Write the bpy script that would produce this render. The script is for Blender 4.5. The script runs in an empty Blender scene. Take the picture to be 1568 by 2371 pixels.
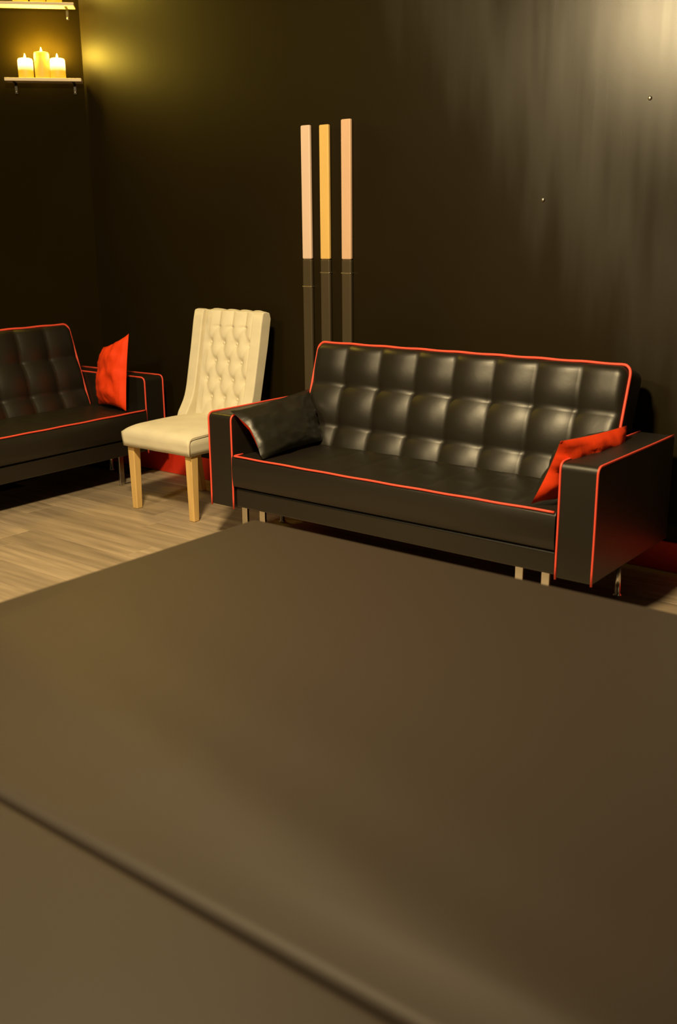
import bpy, bmesh, math, random
from math import sin, cos, pi, radians, sqrt
from mathutils import Vector, Matrix, noise
random.seed(7)
S = bpy.context.scene
COL = S.collection

# ------------------------------------------------------------------ camera
F_PX, YAW, PIT, ROL = 2322.1, 0.6675, -0.2719, -0.008
CAM = Vector((3.8991, -4.0733, 1.4674))
_cy, _sy, _cp, _sp = cos(YAW), sin(YAW), cos(PIT), sin(PIT)
fw = Vector((-_sy*_cp, _cy*_cp, _sp)); rt = Vector((_cy, _sy, 0)); up = rt.cross(fw)
r2 = cos(ROL)*rt + sin(ROL)*up; u2 = -sin(ROL)*rt + cos(ROL)*up
cd = bpy.data.cameras.new('camera'); co = bpy.data.objects.new('camera', cd); COL.objects.link(co)
M = Matrix.Identity(4)
for i in range(3):
    M[i][0] = r2[i]; M[i][1] = u2[i]; M[i][2] = -fw[i]; M[i][3] = CAM[i]
co.matrix_world = M
cd.sensor_fit = 'VERTICAL'; cd.sensor_height = 36; cd.lens = 36*F_PX/2371
cd.clip_start = 0.05; cd.clip_end = 60
cd.dof.use_dof = True; cd.dof.focus_distance = 4.9; cd.dof.aperture_fstop = 1.9
S.camera = co

# ------------------------------------------------------------------ world, lamps, exposure
w = bpy.data.worlds.new('world'); S.world = w; w.use_nodes = True
w.node_tree.nodes['Background'].inputs[0].default_value = (1.0, .74, .42, 1)
w.node_tree.nodes['Background'].inputs[1].default_value = 0.02
S.view_settings.view_transform = 'Standard'; S.view_settings.look = 'None'
S.view_settings.exposure = 0.0; S.view_settings.gamma = 1.0
S.view_settings.use_curve_mapping = False

WARM = (1.0, .76, .40)
def area(name, loc, target, size, power, color=WARM, spread=pi):
    l = bpy.data.lights.new(name, 'AREA'); l.shape = 'DISK'; l.size = size; l.energy = power; l.color = color
    l.spread = spread
    o = bpy.data.objects.new(name, l); COL.objects.link(o); o.location = loc
    o.rotation_euler = (Vector(target)-Vector(loc)).to_track_quat('-Z', 'Y').to_euler()
    return o
area('ceiling_lamp_main', (1.95, -2.75, 3.25), (1.2, -1.0, 0), .4, 270)
area('ceiling_lamp_far', (.50, -4.5, 3.25), (.9, -2.2, 0), .7, 120)

# ------------------------------------------------------------------ materials
def mat(name, base, rough=.5, spec=.5, metal=0, bump=None, vary=None, coat=0, emit=None, streak=None):
    m = bpy.data.materials.new(name); m.use_nodes = True
    nt = m.node_tree; b = nt.nodes['Principled BSDF']; L = nt.links.new
    b.inputs['Base Color'].default_value = (*base, 1); b.inputs['Roughness'].default_value = rough
    b.inputs['Specular IOR Level'].default_value = spec; b.inputs['Metallic'].default_value = metal
    b.inputs['Coat Weight'].default_value = coat
    tc = nt.nodes.new('ShaderNodeTexCoord')
    if vary:                       # (scale xyz, amount)
        mp = nt.nodes.new('ShaderNodeMapping'); mp.inputs['Scale'].default_value = vary[0]
        nz = nt.nodes.new('ShaderNodeTexNoise'); nz.inputs['Scale'].default_value = 1; nz.inputs['Detail'].default_value = 4
        L(tc.outputs['Object'], mp.inputs[0]); L(mp.outputs[0], nz.inputs['Vector'])
        mr = nt.nodes.new('ShaderNodeMapRange'); mr.inputs[1].default_value = .3; mr.inputs[2].default_value = .7
        mr.inputs[3].default_value = 1-vary[1]; mr.inputs[4].default_value = 1+vary[1]
        L(nz.outputs['Fac'], mr.inputs[0])
        mx = nt.nodes.new('ShaderNodeVectorMath'); mx.operation = 'SCALE'; mx.inputs[0].default_value = base
        L(mr.outputs[0], mx.inputs['Scale']); L(mx.outputs[0], b.inputs['Base Color'])
    if bump:                       # list of (scale xyz, strength, distance)
        prev = None
        for sc, st, ds in bump:
            mp = nt.nodes.new('ShaderNodeMapping'); mp.inputs['Scale'].default_value = sc
            nz = nt.nodes.new('ShaderNodeTexNoise'); nz.inputs['Scale'].default_value = 1; nz.inputs['Detail'].default_value = 3
            L(tc.outputs['Object'], mp.inputs[0]); L(mp.outputs[0], nz.inputs['Vector'])
            bp = nt.nodes.new('ShaderNodeBump'); bp.inputs['Strength'].default_value = st; bp.inputs['Distance'].default_value = ds
            L(nz.outputs['Fac'], bp.inputs['Height'])
            if prev: L(prev.outputs[0], bp.inputs['Normal'])
            prev = bp
        L(prev.outputs[0], b.inputs['Normal'])
    if streak:                     # roughness streaks (scale xyz, lo, hi)
        mp = nt.nodes.new('ShaderNodeMapping'); mp.inputs['Scale'].default_value = streak[0]
        nz = nt.nodes.new('ShaderNodeTexNoise'); nz.inputs['Scale'].default_value = 1; nz.inputs['Detail'].default_value = 3
        L(tc.outputs['Object'], mp.inputs[0]); L(mp.outputs[0], nz.inputs['Vector'])
        mr = nt.nodes.new('ShaderNodeMapRange'); mr.inputs[1].default_value = .3; mr.inputs[2].default_value = .7
        mr.inputs[3].default_value = streak[1]; mr.inputs[4].default_value = streak[2]
        L(nz.outputs['Fac'], mr.inputs[0]); L(mr.outputs[0], b.inputs['Roughness'])
    if emit:
        b.inputs['Emission Color'].default_value = (*emit[0], 1); b.inputs['Emission Strength'].default_value = emit[1]
    return m
VINYL = mat('black_vinyl', (.0115, .0092, .006), .42, .52, bump=[((260, 260, 260), .12, .001), ((9, 9, 9), .15, .01)])
BEDV = mat('bed_vinyl', (.029, .0205, .0148), .56, .27, bump=[((300, 300, 300), .1, .001)])
PIPE = mat('red_piping', (.82, .085, .05), .5, .4)
REDF = mat('red_cushion_cloth', (.86, .055, .006), .65, .3, bump=[((60, 60, 60), .15, .004)])
CREAM = mat('cream_fabric', (.66, .61, .475), .9, .15, vary=((9, 9, 14), .05), bump=[((500, 500, 500), .2, .001)])
CREAMD = mat('cream_seam', (.42, .36, .25), .9, .1)
OAK = mat('oak_leg', (.66, .44, .17), .5, .35, vary=((30, 30, 4), .12))
CHROME = mat('chrome', (.75, .73, .68), .18, .5, 1)
WALLP = mat('wall_paint', (.0115, .0075, .0013), .26, .46, vary=((1.2, 1.2, .9), .15), bump=[((2.3, 2.3, .5), .09, .03), ((30, 30, .8), .018, .004)], streak=((12, 12, .4), .235, .285))
def sheen_patch(m):                        # the paint is worn glossy high up on the right and flat elsewhere
    nt = m.node_tree; b = nt.nodes['Principled BSDF']; L = nt.links.new
    tc = nt.nodes.new('ShaderNodeTexCoord'); sx = nt.nodes.new('ShaderNodeSeparateXYZ'); L(tc.outputs['Object'], sx.inputs[0])
    nz = nt.nodes.new('ShaderNodeTexNoise'); nz.inputs['Scale'].default_value = 1.0; nz.inputs['Detail'].default_value = 4
    mp = nt.nodes.new('ShaderNodeMapping'); mp.inputs['Scale'].default_value = (7, 7, .9); L(tc.outputs['Object'], mp.inputs[0]); L(mp.outputs[0], nz.inputs['Vector'])
    ad = nt.nodes.new('ShaderNodeMath'); ad.operation = 'MULTIPLY_ADD'; ad.inputs[1].default_value = .9
    L(nz.outputs['Fac'], ad.inputs[0]); L(sx.outputs['X'], ad.inputs[2])
    az = nt.nodes.new('ShaderNodeMath'); az.operation = 'MULTIPLY_ADD'; az.inputs[1].default_value = .8
    L(sx.outputs['Z'], az.inputs[0]); L(ad.outputs[0], az.inputs[2]); ad = az
    mr = nt.nodes.new('ShaderNodeMapRange'); mr.interpolation_type = 'SMOOTHSTEP'
    mr.inputs[1].default_value = 3.35; mr.inputs[2].default_value = 4.15; mr.inputs[3].default_value = .50
    old = b.inputs['Roughness'].links[0].from_socket
    L(ad.outputs[0], mr.inputs[0]); L(old, mr.inputs[4]); L(mr.outputs[0], b.inputs['Roughness'])
    m2 = nt.nodes.new('ShaderNodeMapRange'); m2.interpolation_type = 'SMOOTHSTEP'
    m2.inputs[1].default_value = 3.2; m2.inputs[2].default_value = 4.0; m2.inputs[3].default_value = .16; m2.inputs[4].default_value = .78
    L(ad.outputs[0], m2.inputs[0]); L(m2.outputs[0], b.inputs['Specular IOR Level'])
sheen_patch(WALLP)
WALLC = mat('wall_paint_matt', (.0105, .0072, .0010), .75, .02, vary=((1.2, 1.2, .9), .15))
CEIL = mat('ceiling_paint', (.02, .017, .012), .7, .3)
SKIRT = mat('skirting_red', (.62, .03, .012), .4, .4)
SHELFM = mat('shelf_board', (.72, .60, .42), .5, .3)
STEEL = mat('bracket_metal', (.55, .5, .4), .35, .5, 1)

# ------------------------------------------------------------------ mesh helpers
def link(name, bm, m, parent=None, smooth=True, mats=None):
    me = bpy.data.meshes.new(name); bm.normal_update(); bm.to_mesh(me); bm.free()
    for x in (mats or [m]): me.materials.append(x)
    if smooth:
        for p in me.polygons: p.use_smooth = True
    o = bpy.data.objects.new(name, me); COL.objects.link(o)
    if parent: o.parent = parent
    return o
def bevmod(o, w, seg=3, angle=35):
    b = o.modifiers.new('bevel', 'BEVEL'); b.width = w; b.segments = seg; b.limit_method = 'ANGLE'; b.angle_limit = radians(angle)
    b.harden_normals = True
    return o
def box(bm, x0, x1, y0, y1, z0, z1):
    v = [bm.verts.new((x, y, z)) for x in (x0, x1) for y in (y0, y1) for z in (z0, z1)]
    for f in ((0, 1, 3, 2), (4, 6, 7, 5), (0, 4, 5, 1), (2, 3, 7, 6), (0, 2, 6, 4), (1, 5, 7, 3)):
        bm.faces.new([v[i] for i in f])
    return v
def tube(bm, pts, r, n=8, closed=False):
    pts = [Vector(p) for p in pts]; N = len(pts); rings = []; nrm = None
    for i, p in enumerate(pts):
        a = pts[max(i-1, 0)]; c = pts[min(i+1, N-1)]; t = (c-a).normalized()
        if nrm is None:
            nrm = t.orthogonal().normalized()
        nrm = (nrm - t*nrm.dot(t)).normalized(); bn = t.cross(nrm)
        rr = r(i/(N-1)) if callable(r) else r
        rings.append([bm.verts.new(p + rr*(cos(2*pi*k/n)*nrm + sin(2*pi*k/n)*bn)) for k in range(n)])
    for a, b in zip(rings[:-1], rings[1:]):
        for k in range(n): bm.faces.new((a[k], a[(k+1) % n], b[(k+1) % n], b[k]))
    bm.faces.new(rings[0][::-1]); bm.faces.new(rings[-1])
def lathe(bm, prof, n=24, c=(0, 0, 0)):
    rings = []
    for r, z in prof:
        rings.append([bm.verts.new((c[0]+r*cos(2*pi*k/n), c[1]+r*sin(2*pi*k/n), c[2]+z)) for k in range(n)])
    for a, b in zip(rings[:-1], rings[1:]):
        for k in range(n): bm.faces.new((a[k], a[(k+1) % n], b[(k+1) % n], b[k]))
    bm.faces.new(rings[0][::-1]); bm.faces.new(rings[-1])
def prism(bm, prof, x0, x1):          # profile of (y, z), extruded along x
    a = [bm.verts.new((x0, y, z)) for y, z in prof]; b = [bm.verts.new((x1, y, z)) for y, z in prof]
    n = len(prof)
    for i in range(n): bm.faces.new((a[i], a[(i+1) % n], b[(i+1) % n], b[i]))
    bm.faces.new(a[::-1]); bm.faces.new(b)
    bmesh.ops.recalc_face_normals(bm, faces=bm.faces[:])
def rounded(pts, rad, seg=5):          # polyline with its inner corners rounded
    pts = [Vector(p) for p in pts]; out = [pts[0]]
    for i in range(1, len(pts)-1):
        p = pts[i]; d0 = (pts[i-1]-p); d1 = (pts[i+1]-p)
        r = rad[i-1] if isinstance(rad, (list, tuple)) else rad
        a = p + d0.normalized()*min(r, d0.length*.49); b = p + d1.normalized()*min(r, d1.length*.49)
        for k in range(seg+1):
            t = k/seg; out.append((1-t)**2*a + 2*t*(1-t)*p + t*t*b)
    out.append(pts[-1]); return out
def fine(pts, step=.02):
    out = [Vector(pts[0])]
    for a, b in zip(pts[:-1], pts[1:]):
        a, b = Vector(a), Vector(b); n = max(1, int((b-a).length/step))
        for k in range(1, n+1): out.append(a.lerp(b, k/n))
    return out
def empty(name, loc=(0, 0, 0), rz=0):
    o = bpy.data.objects.new(name, None); COL.objects.link(o); o.location = loc; o.rotation_euler = (0, 0, rz)
    o.empty_display_size = .1
    return o
def tag(o, label, cat, group=None):
    o['label'] = label; o['category'] = cat
    if group: o['group'] = group
    return o
def structure(o):
    o['kind'] = 'structure'; return o
def copy_tree(o, parent=None):
    c = o.copy(); COL.objects.link(c); c.parent = parent
    for ch in [x for x in bpy.data.objects if x.parent == o]: copy_tree(ch, c)
    return c
def lerp(a, b, t): return a+(b-a)*t
def interp(tab, z):
    for (z0, v0), (z1, v1) in zip(tab[:-1], tab[1:]):
        if z <= z1: return v0+(v1-v0)*(z-z0)/(z1-z0)
    return tab[-1][1]

# ------------------------------------------------------------------ room shell
WY = .17; CX = -1.40                      # back wall plane, corner of back wall and slanted wall
H = 3.3
def slab(name, pts, z0, z1, m):           # upright wall from floor outline (list of 4 xy)
    bm = bmesh.new()
    lo = [bm.verts.new((x, y, z0)) for x, y in pts]; hi = [bm.verts.new((x, y, z1)) for x, y in pts]
    n = len(pts)
    for i in range(n): bm.faces.new((lo[i], lo[(i+1) % n], hi[(i+1) % n], hi[i]))
    bm.faces.new(lo[::-1]); bm.faces.new(hi)
    bmesh.ops.recalc_face_normals(bm, faces=bm.faces[:])
    return structure(link(name, bm, m, smooth=False))
wall_back = slab('wall_back', [(CX, WY), (5.6, WY), (5.6, WY+.15), (CX, WY+.15)], 0, H, WALLP)
LX = -2.3
slab('wall_corner', [(CX, WY), (CX, WY+.15), (LX-.15, LX+WY-CX), (LX, LX+WY-CX)], 0, H, WALLC)
slab('wall_left', [(LX, LX+WY-CX), (LX-.15, LX+WY-CX), (LX-.15, -6.6), (LX, -6.6)], 0, H, WALLP)
slab('wall_right', [(5.6, WY+.15), (5.6, -6.6), (5.75, -6.6), (5.75, WY+.15)], 0, H, WALLP)
slab('wall_front', [(LX-.15, -6.6), (5.75, -6.6), (5.75, -6.75), (LX-.15, -6.75)], 0, H, WALLP)
slab('ceiling', [(LX-.15, -6.75), (5.75, -6.75), (5.75, WY+.15), (LX-.15, WY+.15)], H, H+.1, CEIL)
SEAMD = mat('floor_joint', (.05, .04, .03), .8, .2)
floor = slab('floor', [(LX-.15, -6.75), (5.75, -6.75), (5.75, WY+.15), (LX-.15, WY+.15)], -.1, -.006, SEAMD)
# laminate planks, each an object of its own
PLW, PLL = .188, 1.25
def plank_material():
    m = mat('laminate', (.34, .265, .185), .48, .4, bump=[((4, 90, 1), .12, .001)])
    nt = m.node_tree; b = nt.nodes['Principled BSDF']; L = nt.links.new
    tc = nt.nodes.new('ShaderNodeTexCoord'); oi = nt.nodes.new('ShaderNodeObjectInfo')
    mp = nt.nodes.new('ShaderNodeMapping'); mp.inputs['Scale'].default_value = (2.2, 26, 1)
    add = nt.nodes.new('ShaderNodeVectorMath'); L(tc.outputs['Object'], add.inputs[0])
    sc = nt.nodes.new('ShaderNodeMath'); sc.operation = 'MULTIPLY'; sc.inputs[1].default_value = 37
    L(oi.outputs['Random'], sc.inputs[0]); L(sc.outputs[0], add.inputs[1]); L(add.outputs[0], mp.inputs[0])
    nz = nt.nodes.new('ShaderNodeTexNoise'); nz.inputs['Scale'].default_value = 1; nz.inputs['Detail'].default_value = 5
    L(mp.outputs[0], nz.inputs['Vector'])
    mr = nt.nodes.new('ShaderNodeMapRange'); mr.inputs[1].default_value = .25; mr.inputs[2].default_value = .75
    mr.inputs[3].default_value = .68; mr.inputs[4].default_value = 1.3; L(nz.outputs['Fac'], mr.inputs[0])
    m2 = nt.nodes.new('ShaderNodeMapRange'); m2.inputs[3].default_value = .82; m2.inputs[4].default_value = 1.15
    L(oi.outputs['Random'], m2.inputs[0])
    mu = nt.nodes.new('ShaderNodeMath'); mu.operation = 'MULTIPLY'; L(mr.outputs[0], mu.inputs[0]); L(m2.outputs[0], mu.inputs[1])
    v = nt.nodes.new('ShaderNodeVectorMath'); v.operation = 'SCALE'; v.inputs[0].default_value = (.34, .265, .185)
    L(mu.outputs[0], v.inputs['Scale']); L(v.outputs[0], b.inputs['Base Color'])
    return m
LAM = plank_material()
def plank_mesh(l):
    bm = bmesh.new(); g = .0015; b = .002
    a = box(bm, 0, l-g, 0, PLW-g, -.006, 0)
    bmesh.ops.bevel(bm, geom=[e for e in bm.edges if all(v.co.z > -.001 for v in e.verts)], offset=b, segments=1, affect='EDGES')
    bmesh.ops.recalc_face_normals(bm, faces=bm.faces[:])
    o = link('plank', bm, LAM, smooth=False); return o
proto = plank_mesh(PLL); used = False
row = 0; y = WY-.012-PLW
while y > -4.6:
    x = -2.2 + (-.42 if row % 2 else 0) - .3*((row*7) % 3)
    while x < 4.6:
        if x > LX-.2 and (x-CX) > (y+PLW-WY) - PLL*.2 and x < 4.6:
            o = proto if not used else proto.copy()
            if used: COL.objects.link(o)
            used = True
            o.parent = floor; o.location = (x, y, 0)
        x += PLL
    y -= PLW; row += 1
# red skirting on the back wall
bm = bmesh.new(); box(bm, CX+.03, 5.6, WY-.016, WY, .0, .135)
bk = structure(bevmod(link('baseboard_back', bm, SKIRT, smooth=False), .004, 2))
# two small screw heads left in the back wall
for px, pz in ((1.73, 1.60), (2.19, 1.985)):
    bm = bmesh.new(); lathe(bm, [(.004, 0), (.009, .002), (.007, .006), (.002, .007)], 10)
    bmesh.ops.rotate(bm, verts=bm.verts[:], cent=(0, 0, 0), matrix=Matrix.Rotation(pi/2, 3, 'X'))
    s = link('screw', bm, STEEL, wall_back); s.location = (px, WY, pz)

# ------------------------------------------------------------------ sofa
W, AW, AH, AB = 2.0, .1534, .6374, .185
YF, YR, SZ, SY = -.7063, .052, .4437, -.7151
BX, BTZ, BTY, BLZ, BLY = .1657, .9271, -.05, .3984, -.2176
def make_sofa(name):
    R = empty(name)
    # two armrests with their piping
    for k, x0 in enumerate((0, W-AW)):
        bm = bmesh.new()
        prof = rounded([(0, YR, AB), (0, YR, AH), (0, YF, AH), (0, YF, AB)], [.02, .028], 6)
        prism(bm, [(p.y, p.z) for p in prof], x0, x0+AW)
        a = bevmod(link('armrest', bm, VINYL, R), .007, 2, 60)
        for e in (x0+.003, x0+AW-.003):
            bm = bmesh.new()
            path = rounded([(e, YF-.001, AB-.004), (e, YF-.001, AH+.001), (e, YR-.01, AH+.001)], .032, 6)
            path = fine(path, .05); path = [p+Vector((0, 0, 0))+Vector(noise.noise_vector(p*4))*.0015 for p in path]
            tube(bm, path, .0044, 8)
            link('piping', bm, PIPE, a)
    # seat cushion: quilted top and rolled front edge
    x0, x1 = AW+.004, W-AW-.004; yb = -.13
    bm = bmesh.new(); NX, NY = 96, 30; grid = []
    for j in range(NY+1):
        v = j/NY; r = []
        for i in range(NX+1):
            u = i/NX
            a = (u*8) % 1.0; b = (v*2.6+.0) % 1.0
            q = (1-abs(2*a-1)**3)*(1-abs(2*b-1)**3) if v > .12 else 1
            z = SZ - .007 + .007*max(q, 0)**.5
            if v < .12: z = SZ
            z += .006*sin(pi*u)*sin(pi*v)
            r.append(bm.verts.new((lerp(x0, x1, u), lerp(SY+.004, yb, v), z)))
        grid.append(r)
    for j in range(NY):
        for i in range(NX): bm.faces.new((grid[j][i], grid[j][i+1], grid[j+1][i+1], grid[j+1][i]))
    # front, back and ends
    fr = []
    for dz, dy in ((-.012, -.004), (-.06, -.006), (-.11, -.005), (-.146, 0), (-.156, .02)):
        fr.append([bm.verts.new((g.co.x, SY+.002+dy, SZ+dz+.004*sin(g.co.x*9)*(dz > -.1))) for g in grid[0]])
    prev = grid[0]
    for rr in fr:
        for i in range(NX): bm.faces.new((prev[i], rr[i], rr[i+1], prev[i+1]))
        prev = rr
    bk_ = [bm.verts.new((g.co.x, yb, SZ-.156)) for g in grid[-1]]
    for i in range(NX):
        bm.faces.new((grid[-1][i], grid[-1][i+1], bk_[i+1], bk_[i]))
        bm.faces.new((prev[i], bk_[i], bk_[i+1], prev[i+1]))
    bmesh.ops.recalc_face_normals(bm, faces=bm.faces[:])
    seat = link('seat_cushion', bm, VINYL, R)
    bm = bmesh.new()
    pth = [(x0+.02, SY+.055, SZ+.004)] + [(lerp(x0+.012, x1-.006, i/60), SY-.003, SZ+.003-.003*sin(pi*i/60)+.0007*sin(i*.7)) for i in range(61)]
    tube(bm, rounded(pth[:3], .02)[:-1]+pth[2:], .0048, 8); link('piping', bm, PIPE, seat)
    # lower front rail
    bm = bmesh.new(); box(bm, AW+.002, W-AW-.002, -.698, -.10, .19, .286)
    bevmod(link('seat_base', bm, VINYL, R, smooth=False), .012, 3)
    # leaning tufted backrest
    dl = Vector((0, BLY-BTY, BLZ-BTZ)); Lh = dl.length; dl.normalize(); nrm = Vector((0, -dl.z, dl.y)).normalized()
    if nrm.y > 0: nrm = -nrm
    bx0, bx1 = BX, W-BX; top = Vector((0, BTY, BTZ)); LT = .627; CW = (bx1-bx0)/8
    NX, NY = 8*14, 42; bm = bmesh.new(); grid = []; TH = .125; Hh = .040
    rc = .045
    for j in range(NY+1):
        v = j/NY*LT; row_ = []
        for i in range(NX+1):
            x = lerp(0, bx1-bx0, i/NX)
            a = (x/CW) % 1.0; b = (v/.2085) % 1.0
            a2 = 2*a-1; b2 = 2*b-1; W_ = bx1-bx0
            if x < CW*.5 or x > W_-CW*.5: a2 = a2*.25
            if v < .104: b2 = b2*.25
            q = 1-.5*(abs(a2)**2.1+abs(b2)**2.1)-.12*max(abs(a2)*abs(b2), 0)**6
            ex_ = min(x, W_-x); q *= 1-max(0, 1-ex_/.05)**3
            q *= 1-max(0, 1-v/.05)**3
            h = Hh*q
            xx = bx0+x
            # rounded outline at the top corners
            ex = min(x, bx1-bx0-x); vv = v
            if ex < rc and v < rc:
                dx, dv = rc-ex, rc-v; m_ = max(dx, dv); d_ = sqrt(dx*dx+dv*dv)
                k = m_/d_ if d_ > 0 else 1
                nx_, nv_ = rc-dx*k, rc-dv*k
                xx = bx0+nx_ if x < (bx1-bx0)/2 else bx1-nx_; vv = nv_
            p = top + dl*vv + nrm*h; row_.append(bm.verts.new((xx, p.y, p.z)))
        grid.append(row_)
    for j in range(NY):
        for i in range(NX): bm.faces.new((grid[j][i], grid[j][i+1], grid[j+1][i+1], grid[j+1][i]))
    loop = [grid[j][0] for j in range(NY, 0, -1)]+[grid[0][i] for i in range(NX+1)]+[grid[j][NX] for j in range(1, NY+1)]
    back = []
    for v_ in loop: back.append(bm.verts.new(v_.co - nrm*TH*1.0))
    cen = bm.verts.new((1.0, (top+dl*LT/2-nrm*TH).y, (top+dl*LT/2-nrm*TH).z))
    for i in range(len(loop)-1):
        bm.faces.new((loop[i], back[i], back[i+1], loop[i+1])); bm.faces.new((back[i], cen, back[i+1]))
    bmesh.ops.recalc_face_normals(bm, faces=bm.faces[:])
    B = link('backrest', bm, VINYL, R)
    bm = bmesh.new()
    path = [grid[j][0].co if False else None for j in range(0)]
    P = lambda x, v, s=0: Vector((x, (top+dl*v+nrm*s).y, (top+dl*v+nrm*s).z))
    ln = rounded([P(bx0, LT*.86), P(bx0, 0), P(bx1, 0), P(bx1, LT*.86)], .045, 7)
    ln = fine(ln, .03)
    ln = [p + Vector((0, 0, 0.0013*cos((p.x-bx0)/CW*2*pi)*(1 if abs(p.z-BTZ) < .006 else 0))) + nrm*.004 for p in ln]
    tube(bm, ln, .0062, 8); link('piping', bm, PIPE, B)
    # legs: polished loops under the front corners, plain rear posts
    for xc in (.235, W-.27):
        bm = bmesh.new()
        for dx in (-.06, .055):
            box(bm, xc+dx-.017, xc+dx+.017, -.66, -.645, .012, .192)
        box(bm, xc-.077, xc+.072, -.66, -.645, 0, .012)
        bevmod(link('leg', bm, CHROME, R, smooth=False), .002, 2)
    for xc in (.075, W-.075):
        bm = bmesh.new(); lathe(bm, [(.018, 0), (.02, .006), (.012, .012), (.012, .175), (.024, .18), (.024, .19)], 14, (xc, -.27, 0))
        link('leg', bm, CHROME, R)
    return R
X0 = .4506
sofa = make_sofa('sofa'); sofa.location = (X0, 0, 0)
tag(sofa, 'black tufted vinyl sofa with red piping, seen whole at right behind the padded bed', 'sofa', 'black sofas with red piping')
s2 = copy_tree(sofa)
T = 1.599; s2.rotation_euler = (0, 0, T)
s2.location = (-1.43-2*cos(T), .05-2*sin(T), 0)
tag(s2, 'black vinyl sofa with red piping cut off by the left edge, under the candle shelves', 'sofa', 'black sofas with red piping')

# ------------------------------------------------------------------ scatter cushions
def cushion(name, A, B, C, D, bulge, label, front, back, pinch=.05, seed=0, n=26, push=(1, 1), group=None, rim=0):
    """A-B-C-D corners anticlockwise seen from the front face"""
    A, B, C, D = map(Vector, (A, B, C, D)); c = (A+B+C+D)/4
    A, B, C, D = A-c, B-c, C-c, D-c
    nr = (C-A).cross(D-B).normalized()
    R = empty(name, c)
    for side, m, nm in ((1, front, 'front_cover'), (-1, back, 'back_cover')):
        bm = bmesh.new(); g = []
        for j in range(n+1):
            r = []
            for i in range(n+1):
                u, v = i/n, j/n; s, t = 2*u-1, 2*v-1
                p = (A*(1-u)+B*u)*(1-v)+(D*(1-u)+C*u)*v
                k = pinch
                p = p*(1-k*((1-s*s)*abs(t)**3+(1-t*t)*abs(s)**3))
                h = max((1-s*s)*(1-t*t), 0)**.45
                cr = 0
                q = Vector((s*2.1+seed, t*2.1-seed, seed*.7))
                edge = max(abs(s), abs(t))
                cr = 0.30*noise.noise(q*1.3)+.24*noise.noise(q*3.1)*edge
                an = math.atan2(t, s)
                cr += .10*sin(an*7+seed)*edge**3*(1-edge**8)
                if rim: p = p + nr*rim*max(0, -s)**5*max(0, 1-abs(t-.15)**1.3)*1.0
                p = p + nr*side*push[0 if side > 0 else 1]*bulge*h*(1+cr)
                r.append(bm.verts.new(p))
            g.append(r)
        for j in range(n):
            for i in range(n):
                f = (g[j][i], g[j][i+1], g[j+1][i+1], g[j+1][i]); bm.faces.new(f if side > 0 else f[::-1])
        link(nm, bm, m, R)
    tag(R, label, 'cushion', group)
    return R
CV = mat('cushion_vinyl', (.013, .012, .008), .4, .5, bump=[((30, 30, 30), .2, .004), ((9, 9, 9), .3, .012)])
cushion('cushion', (.796, -.705, .452), (.775, -.22, .46), (.63, -.16, .70), (.592, -.705, .655), .075,
        'black vinyl cushion with red underside leaning on the left arm of the whole sofa', CV, REDF, .06, 1.3, push=(.9, .55), rim=.034)
cushion('cushion', (2.262, -.165, .455), (2.176, -.69, .455), (2.280, -.68, .712), (2.31, -.13, .69), .085,
        'red backed cushion slumped inside the right arm of the whole sofa', CV, REDF, .05, 4.1, push=(.6, .85))
cushion('cushion', (-1.10, -.13, .452), (-.755, -.205, .452), (-.735, -.165, .905), (-1.055, -.105, .80), .075,
        'upright red cushion on the far end of the sofa cut off at the left', REDF, CV, .07, 7.7, push=(1, .35))

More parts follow.
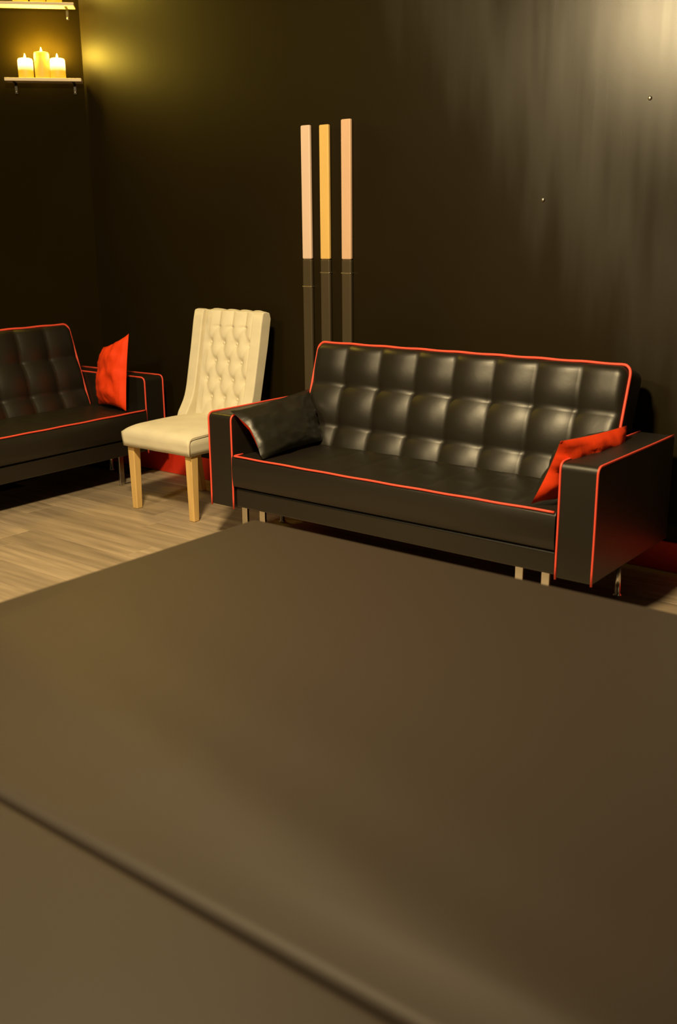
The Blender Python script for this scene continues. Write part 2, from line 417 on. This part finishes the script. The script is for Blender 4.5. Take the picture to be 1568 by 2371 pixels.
# ------------------------------------------------------------------ cream chair
def make_chair():
    R = empty('dining_chair', (-.086, -.30, 0)); ox, oy = -.086, -.30
    xl, xr = -.35, .178
    def L(o): o.location = (-ox, -oy, 0); return o
    # seat
    bm = bmesh.new(); N = 30; g = []
    yf, yb = -.585, -.02
    for j in range(N+1):
        v = j/N; r = []
        for i in range(N+1):
            u = i/N; s = 2*u-1
            fx = (1-abs(s)**7); fy = 1-(1-v)**9
            z = .435+.045*max(fx*fy, 0)**.5
            z += .003*noise.noise(Vector((u*5, v*4, 3)))
            r.append(bm.verts.new((lerp(xl, xr, u), lerp(yf, yb, v), z)))
        g.append(r)
    for j in range(N):
        for i in range(N): bm.faces.new((g[j][i], g[j][i+1], g[j+1][i+1], g[j+1][i]))
    loop = [g[0][i] for i in range(N+1)]+[g[j][N] for j in range(1, N+1)]+[g[N][i] for i in range(N-1, -1, -1)]+[g[j][0] for j in range(N-1, 0, -1)]
    prev = loop; n = len(loop)
    for z, ins in ((.41, .002), (.385, .004), (.358, .006)):
        ring = []
        for v_ in loop:
            k = Vector((v_.co.x-(xl+xr)/2, v_.co.y-(yf+yb)/2, 0))
            w_ = .005*noise.noise(Vector((v_.co.x*11, v_.co.y*11, z*6)))
            ring.append(bm.verts.new((v_.co.x+.0+ (ins*(-1 if k.x > 0 else 1) if abs(k.x) > .26 else 0), v_.co.y+w_+(ins if v_.co.y < yf+.01 else 0), z)))
        for i in range(n): bm.faces.new((prev[i], ring[i], ring[(i+1) % n], prev[(i+1) % n]))
        prev = ring
    bm.faces.new(prev)
    bmesh.ops.recalc_face_normals(bm, faces=bm.faces[:])
    seat = L(link('seat', bm, CREAM, R))
    bm = bmesh.new()
    tube(bm, fine(rounded([(xr-.002, yf+.003, .36), (xr+.001, yf+.002, .452), (xr-.003, -.14, .466)], .035), .03), .003, 6)
    sp = link('seam', bm, CREAMD, seat)
    # backrest: shell with wings
    FRONT = [(.36, -.17), (.47, -.178), (.50, -.155), (.56, -.115), (.62, -.094), (.704, -.075), (.85, -.042), (1.0, -.012), (1.06, .006)]
    REAR = [(.36, -.055), (.50, -.05), (.609, -.023), (.874, .041), (1.06, .078)]
    def wing(x0, x1):
        bm = bmesh.new(); pr = []
        zs = [.40+(1.045-.40)*k/22 for k in range(23)]
        pr = [(interp(FRONT, z), z) for z in zs]
        pr += [(.005, 1.052), (.03, 1.056), (.06, 1.048)] + [(interp(REAR, z), z) for z in reversed(zs[:-1])]
        prism(bm, pr, x0, x1)
        return L(bevmod(link('wing', bm, CREAM, R), .014, 4, 50))
    wing(xl, xl+.072); wing(xr-.072, xr)
    # tufted panel
    rows = [(.973, (-.168, -.068, .032)), (.8735, (-.218, -.118, -.018, .082)), (.774, (-.168, -.068, .032)), (.6745, (-.218, -.118, -.018, .082)), (.575, (-.168, -.068, .032))]
    px0, px1 = xl+.066, xr-.066
    bm = bmesh.new(); NX, NZ = 60, 88; g = []
    ytop = lambda z: .021-.216*(1.056-z)
    zb, zt = .44, 1.05
    BUT = [(x, z) for z, xs in rows for x in xs]
    for j in range(NZ+8):
        r = []
        for i in range(NX+1):
            x = lerp(px0, px1, i/NX)
            z = zb+(zt-zb)*min(j, NZ)/NZ
            p = (x+.068)/.1; q = (z-.973)/.0995
            if q > 0: h = abs(sin(pi*p))**.5*(.55+.45*max(0, 1-q))
            else:
                s_, t_ = p+q/2, p-q/2
                d_ = min(((x-bx_)**2+(z-bz_)**2) for bx_, bz_ in BUT)
                h = .32*(abs(sin(pi*s_))*abs(sin(pi*t_)))**.5+.68*(1-math.exp(-d_/.0006))
            if x < -.222 or x > .098:
                h = lerp(h, .75, .6)
            e = min(x-px0, px1-x); h *= min(1, .35+e/.03)
            y = ytop(z)+.021-.030*h
            if j > NZ:                              # rolls over the top edge
                a = (j-NZ)/7*pi*.55; rr = .034
                y += rr*sin(a)*1.5; z += rr*.36*(sin(a*.9))*(.3+.7*h)-.006*(1-h)
            r.append(bm.verts.new((x, y, z)))
        g.append(r)
    for j in range(NZ+7):
        for i in range(NX): bm.faces.new((g[j][i], g[j][i+1], g[j+1][i+1], g[j+1][i]))
    L(link('tufted_panel', bm, CREAM, R))
    # rear shell behind the panel
    bm = bmesh.new(); zs = [.40+(1.05-.40)*k/14 for k in range(15)]
    prism(bm, [(interp(REAR, z)-.035, z) for z in zs]+[(interp(REAR, z)-.002, z) for z in reversed(zs)], xl+.05, xr-.05)
    L(link('back_shell', bm, CREAM, R))
    bm = bmesh.new(); bmesh.ops.create_uvsphere(bm, u_segments=10, v_segments=6, radius=.009)
    for v_ in bm.verts: v_.co.y *= .6
    bproto = None
    for z, xs in rows:
        for x in xs:
            if bproto is None: bproto = link('button', bm, CREAM, R); o = bproto
            else: o = bproto.copy(); COL.objects.link(o)
            o.parent = R; o.location = (x-ox, ytop(z)+.017-oy, z)
    # legs
    def leg(xc, yc, lean):
        bm = bmesh.new(); vs = []
        for z, hw, dy in ((0, .0195, lean), (.36, .025, 0)):
            vs.append([bm.verts.new((xc+a*hw, yc+dy+b*hw, z)) for a, b in ((-1, -1), (1, -1), (1, 1), (-1, 1))])
        for k in range(4): bm.faces.new((vs[0][k], vs[0][(k+1) % 4], vs[1][(k+1) % 4], vs[1][k]))
        bm.faces.new(vs[0][::-1]); bm.faces.new(vs[1])
        return L(bevmod(link('leg', bm, OAK, R, smooth=False), .005, 2))
    leg(-.312, -.535, 0); leg(.138, -.535, 0); leg(-.31, -.10, .06); leg(.135, -.10, .06)
    return R
chair = make_chair()
tag(chair, 'cream button tufted dining chair with oak legs standing between the two black sofas', 'chair')

# ------------------------------------------------------------------ three tall poles on the wall
def pole(x, zt, zj, col, label, ht):
    R = empty('wall_pole', (x, WY-.014, 0)); hw = .031
    m = mat('pole_'+ht, col, .45, .4, vary=((12, 12, 3), .06))
    def piece(nm, z0, z1, mm, w_=hw, d_=.011):
        bm = bmesh.new(); box(bm, -w_, w_, -d_, d_, z0, z1)
        return bevmod(link(nm, bm, mm, R, smooth=False), .008, 3)
    piece('upper_length', 1.331, zt, m)
    piece('lower_length_shaded', .137, 1.331, POLE_SHADE)  # same pole below the shadow edge, its shade painted as dark brown
    j = piece('joint_ring', zj-.004, zj+.003, STEEL, hw+.0015, .0125)
    tag(R, label, 'pole', 'tall poles against the back wall')
POLE_SHADE = mat('pole_painted_shade', (.055, .042, .024), .4, .5)
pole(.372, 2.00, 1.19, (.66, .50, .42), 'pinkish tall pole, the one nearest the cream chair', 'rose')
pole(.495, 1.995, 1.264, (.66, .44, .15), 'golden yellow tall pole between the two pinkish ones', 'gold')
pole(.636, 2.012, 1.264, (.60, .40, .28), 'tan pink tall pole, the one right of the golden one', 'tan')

# ------------------------------------------------------------------ shelves with candles in the slanted corner
DV = Vector((sin(radians(44)), cos(radians(44)), 0)); NV = Vector((cos(radians(44)), -sin(radians(44)), 0))
def shelf(base, length, label):
    """base: right front lower corner"""
    R = empty('wall_shelf', base)
    ang = math.atan2(DV.y, DV.x); R.rotation_euler = (0, 0, ang)
    bm = bmesh.new(); box(bm, -length, 0, 0, .10, 0, .018)
    bevmod(link('board', bm, SHELFM, R, smooth=False), .002, 2)
    for x in (-.05, -length+.05):
        bm = bmesh.new(); box(bm, x-.007, x+.007, .02, .098, -.004, 0); box(bm, x-.007, x+.007, .094, .098, -.06, 0)
        b = link('bracket', bm, SHBR, R, smooth=False)
        bm = bmesh.new(); lathe(bm, [(.002, 0), (.006, .001), (.005, .005), (.001, .006)], 10)
        bmesh.ops.rotate(bm, verts=bm.verts[:], cent=(0, 0, 0), matrix=Matrix.Rotation(pi/2, 3, 'X'))
        s = link('screw', bm, STEEL, b); s.location = (x, .094, -.05)
    tag(R, label, 'shelf', 'narrow candle shelves in the corner')
    return R
SHBR = mat('bracket_black', (.02, .017, .01), .5, .4)
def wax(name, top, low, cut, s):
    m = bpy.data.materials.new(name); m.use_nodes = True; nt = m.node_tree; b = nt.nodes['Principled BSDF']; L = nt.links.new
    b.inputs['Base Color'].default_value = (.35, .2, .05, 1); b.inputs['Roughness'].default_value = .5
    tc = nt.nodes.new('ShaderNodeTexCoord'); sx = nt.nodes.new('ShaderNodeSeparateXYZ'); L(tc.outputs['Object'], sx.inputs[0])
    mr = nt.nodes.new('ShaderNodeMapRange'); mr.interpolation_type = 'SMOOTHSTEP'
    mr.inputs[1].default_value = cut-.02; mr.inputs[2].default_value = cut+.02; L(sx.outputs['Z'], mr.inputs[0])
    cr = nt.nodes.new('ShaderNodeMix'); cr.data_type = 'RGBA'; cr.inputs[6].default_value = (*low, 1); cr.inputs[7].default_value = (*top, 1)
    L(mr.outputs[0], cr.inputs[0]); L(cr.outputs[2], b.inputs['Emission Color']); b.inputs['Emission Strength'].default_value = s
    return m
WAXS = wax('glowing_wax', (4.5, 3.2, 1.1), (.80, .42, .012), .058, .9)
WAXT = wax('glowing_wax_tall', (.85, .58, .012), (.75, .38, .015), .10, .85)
FLAME = mat('flame', (1, .8, .4), .5, .2, emit=((1, .86, .5), 4))
def candle(R, dx, dy, h, m, label, rad=.0445):
    c = Vector(R.location)+DV*dx-NV*dy+Vector((0, 0, .018))
    E_ = empty('candle', c)
    bm = bmesh.new()
    lathe(bm, [(rad*.97, 0), (rad, .004), (rad, h-.012), (rad*.9, h-.002), (rad*.72, h), (rad*.5, h-.004), (.003, h-.006)], 28)
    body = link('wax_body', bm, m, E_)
    bm = bmesh.new(); tube(bm, [(0, 0, h-.006), (.0005, 0, h+.004)], .0012, 6); link('wick', bm, SHBR, E_)
    bm = bmesh.new(); lathe(bm, [(.001, h+.0), (.005, h+.004), (.0065, h+.010), (.004, h+.018), (.0006, h+.028)], 12)
    link('flame', bm, FLAME, E_)
    l = bpy.data.lights.new('candle_glow', 'POINT'); l.energy = CANDLE_W; l.color = (1, .66, .07); l.shadow_soft_size = .06
    lo = bpy.data.objects.new('candle_glow', l); COL.objects.link(lo); lo.parent = E_; lo.location = (0, 0, h+.03)
    tag(E_, label, 'candle', 'lit pillar candles on the corner shelves')
CANDLE_W = 15
def along(base, k):  return base
lowb = Vector((-1.318, .085, 2.352)); upb = Vector((-1.327, .075, 2.765))
sh1 = shelf(lowb, .447, 'lower pale shelf under three whole candles, in the corner at the upper left')
sh2 = shelf(upb, .55, 'upper pale shelf at the top edge of the picture, above the other shelf')
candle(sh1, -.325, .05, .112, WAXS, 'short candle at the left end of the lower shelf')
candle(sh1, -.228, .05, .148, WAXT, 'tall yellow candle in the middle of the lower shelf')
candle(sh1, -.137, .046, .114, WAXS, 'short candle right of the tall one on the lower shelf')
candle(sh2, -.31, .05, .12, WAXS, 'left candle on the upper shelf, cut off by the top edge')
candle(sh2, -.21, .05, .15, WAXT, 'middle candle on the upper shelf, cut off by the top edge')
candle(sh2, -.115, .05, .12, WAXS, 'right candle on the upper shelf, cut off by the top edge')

# ------------------------------------------------------------------ padded bed in the foreground
def padded(bm, x0, x1, y0, y1, z0, z1, rad, nx=120, ny=80, wr=0.0):
    g = []
    for j in range(ny+1):
        r = []
        for i in range(nx+1):
            # denser near the edges
            u = .5-.5*cos(pi*i/nx); v = .5-.5*cos(pi*j/ny)
            x, y = lerp(x0, x1, u), lerp(y0, y1, v)
            e = min(x-x0, x1-x, y-y0, y1-y)
            drop = 0
            if e < rad: drop = rad-sqrt(max(rad*rad-(rad-e)**2, 0))
            z = z1-drop
            if wr:
                z += wr*bed_relief(x, y)*min(1, e/.12)
            r.append(bm.verts.new((x, y, z)))
        g.append(r)
    for j in range(ny):
        for i in range(nx): bm.faces.new((g[j][i], g[j][i+1], g[j+1][i+1], g[j+1][i]))
    loop = [g[0][i] for i in range(nx+1)]+[g[j][nx] for j in range(1, ny+1)]+[g[ny][i] for i in range(nx-1, -1, -1)]+[g[j][0] for j in range(ny-1, 0, -1)]
    lo = [bm.verts.new((v.co.x, v.co.y, z0)) for v in loop]; n = len(loop)
    for i in range(n): bm.faces.new((loop[i], lo[i], lo[(i+1) % n], loop[(i+1) % n]))
    bm.faces.new(lo[::-1])
    bmesh.ops.recalc_face_normals(bm, faces=bm.faces[:])
def bed_relief(x, y):
    # long shallow ridges in the stretched vinyl near the front edge
    a = y+2.775+.178*(x-1.80)
    r = .9*math.exp(-(a/.10)**2)
    b = y+2.50+.20*(x-1.6)
    r += .6*math.exp(-(b/.16)**2)
    r += .25*noise.noise(Vector((x*1.3, y*2.2, 2)))
    return r
bed = empty('padded_bed', (2.66, -2.5, 0))
def B_(o): o.location = (-2.66, 2.5, 0); return o
bm = bmesh.new(); padded(bm, 1.56, 3.76, -3.198, -1.585, .24, .50, .022, wr=.013); B_(link('mattress', bm, BEDV, bed))
bm = bmesh.new(); padded(bm, 1.56, 3.76, -3.74, -3.202, .24, .499, .014, 80, 50, wr=.006); B_(link('side_pad', bm, BEDV, bed))
bm = bmesh.new(); box(bm, 1.60, 3.73, -3.70, -1.64, .08, .24); B_(bevmod(link('base', bm, VINYL, bed, smooth=False), .01))
for x in (1.68, 3.65):
    for y in (-3.62, -1.72):
        bm = bmesh.new(); box(bm, x-.035, x+.035, y-.035, y+.035, 0, .08); B_(link('leg', bm, VINYL, bed, smooth=False))
tag(bed, 'large black vinyl padded bed filling the foreground', 'bed')
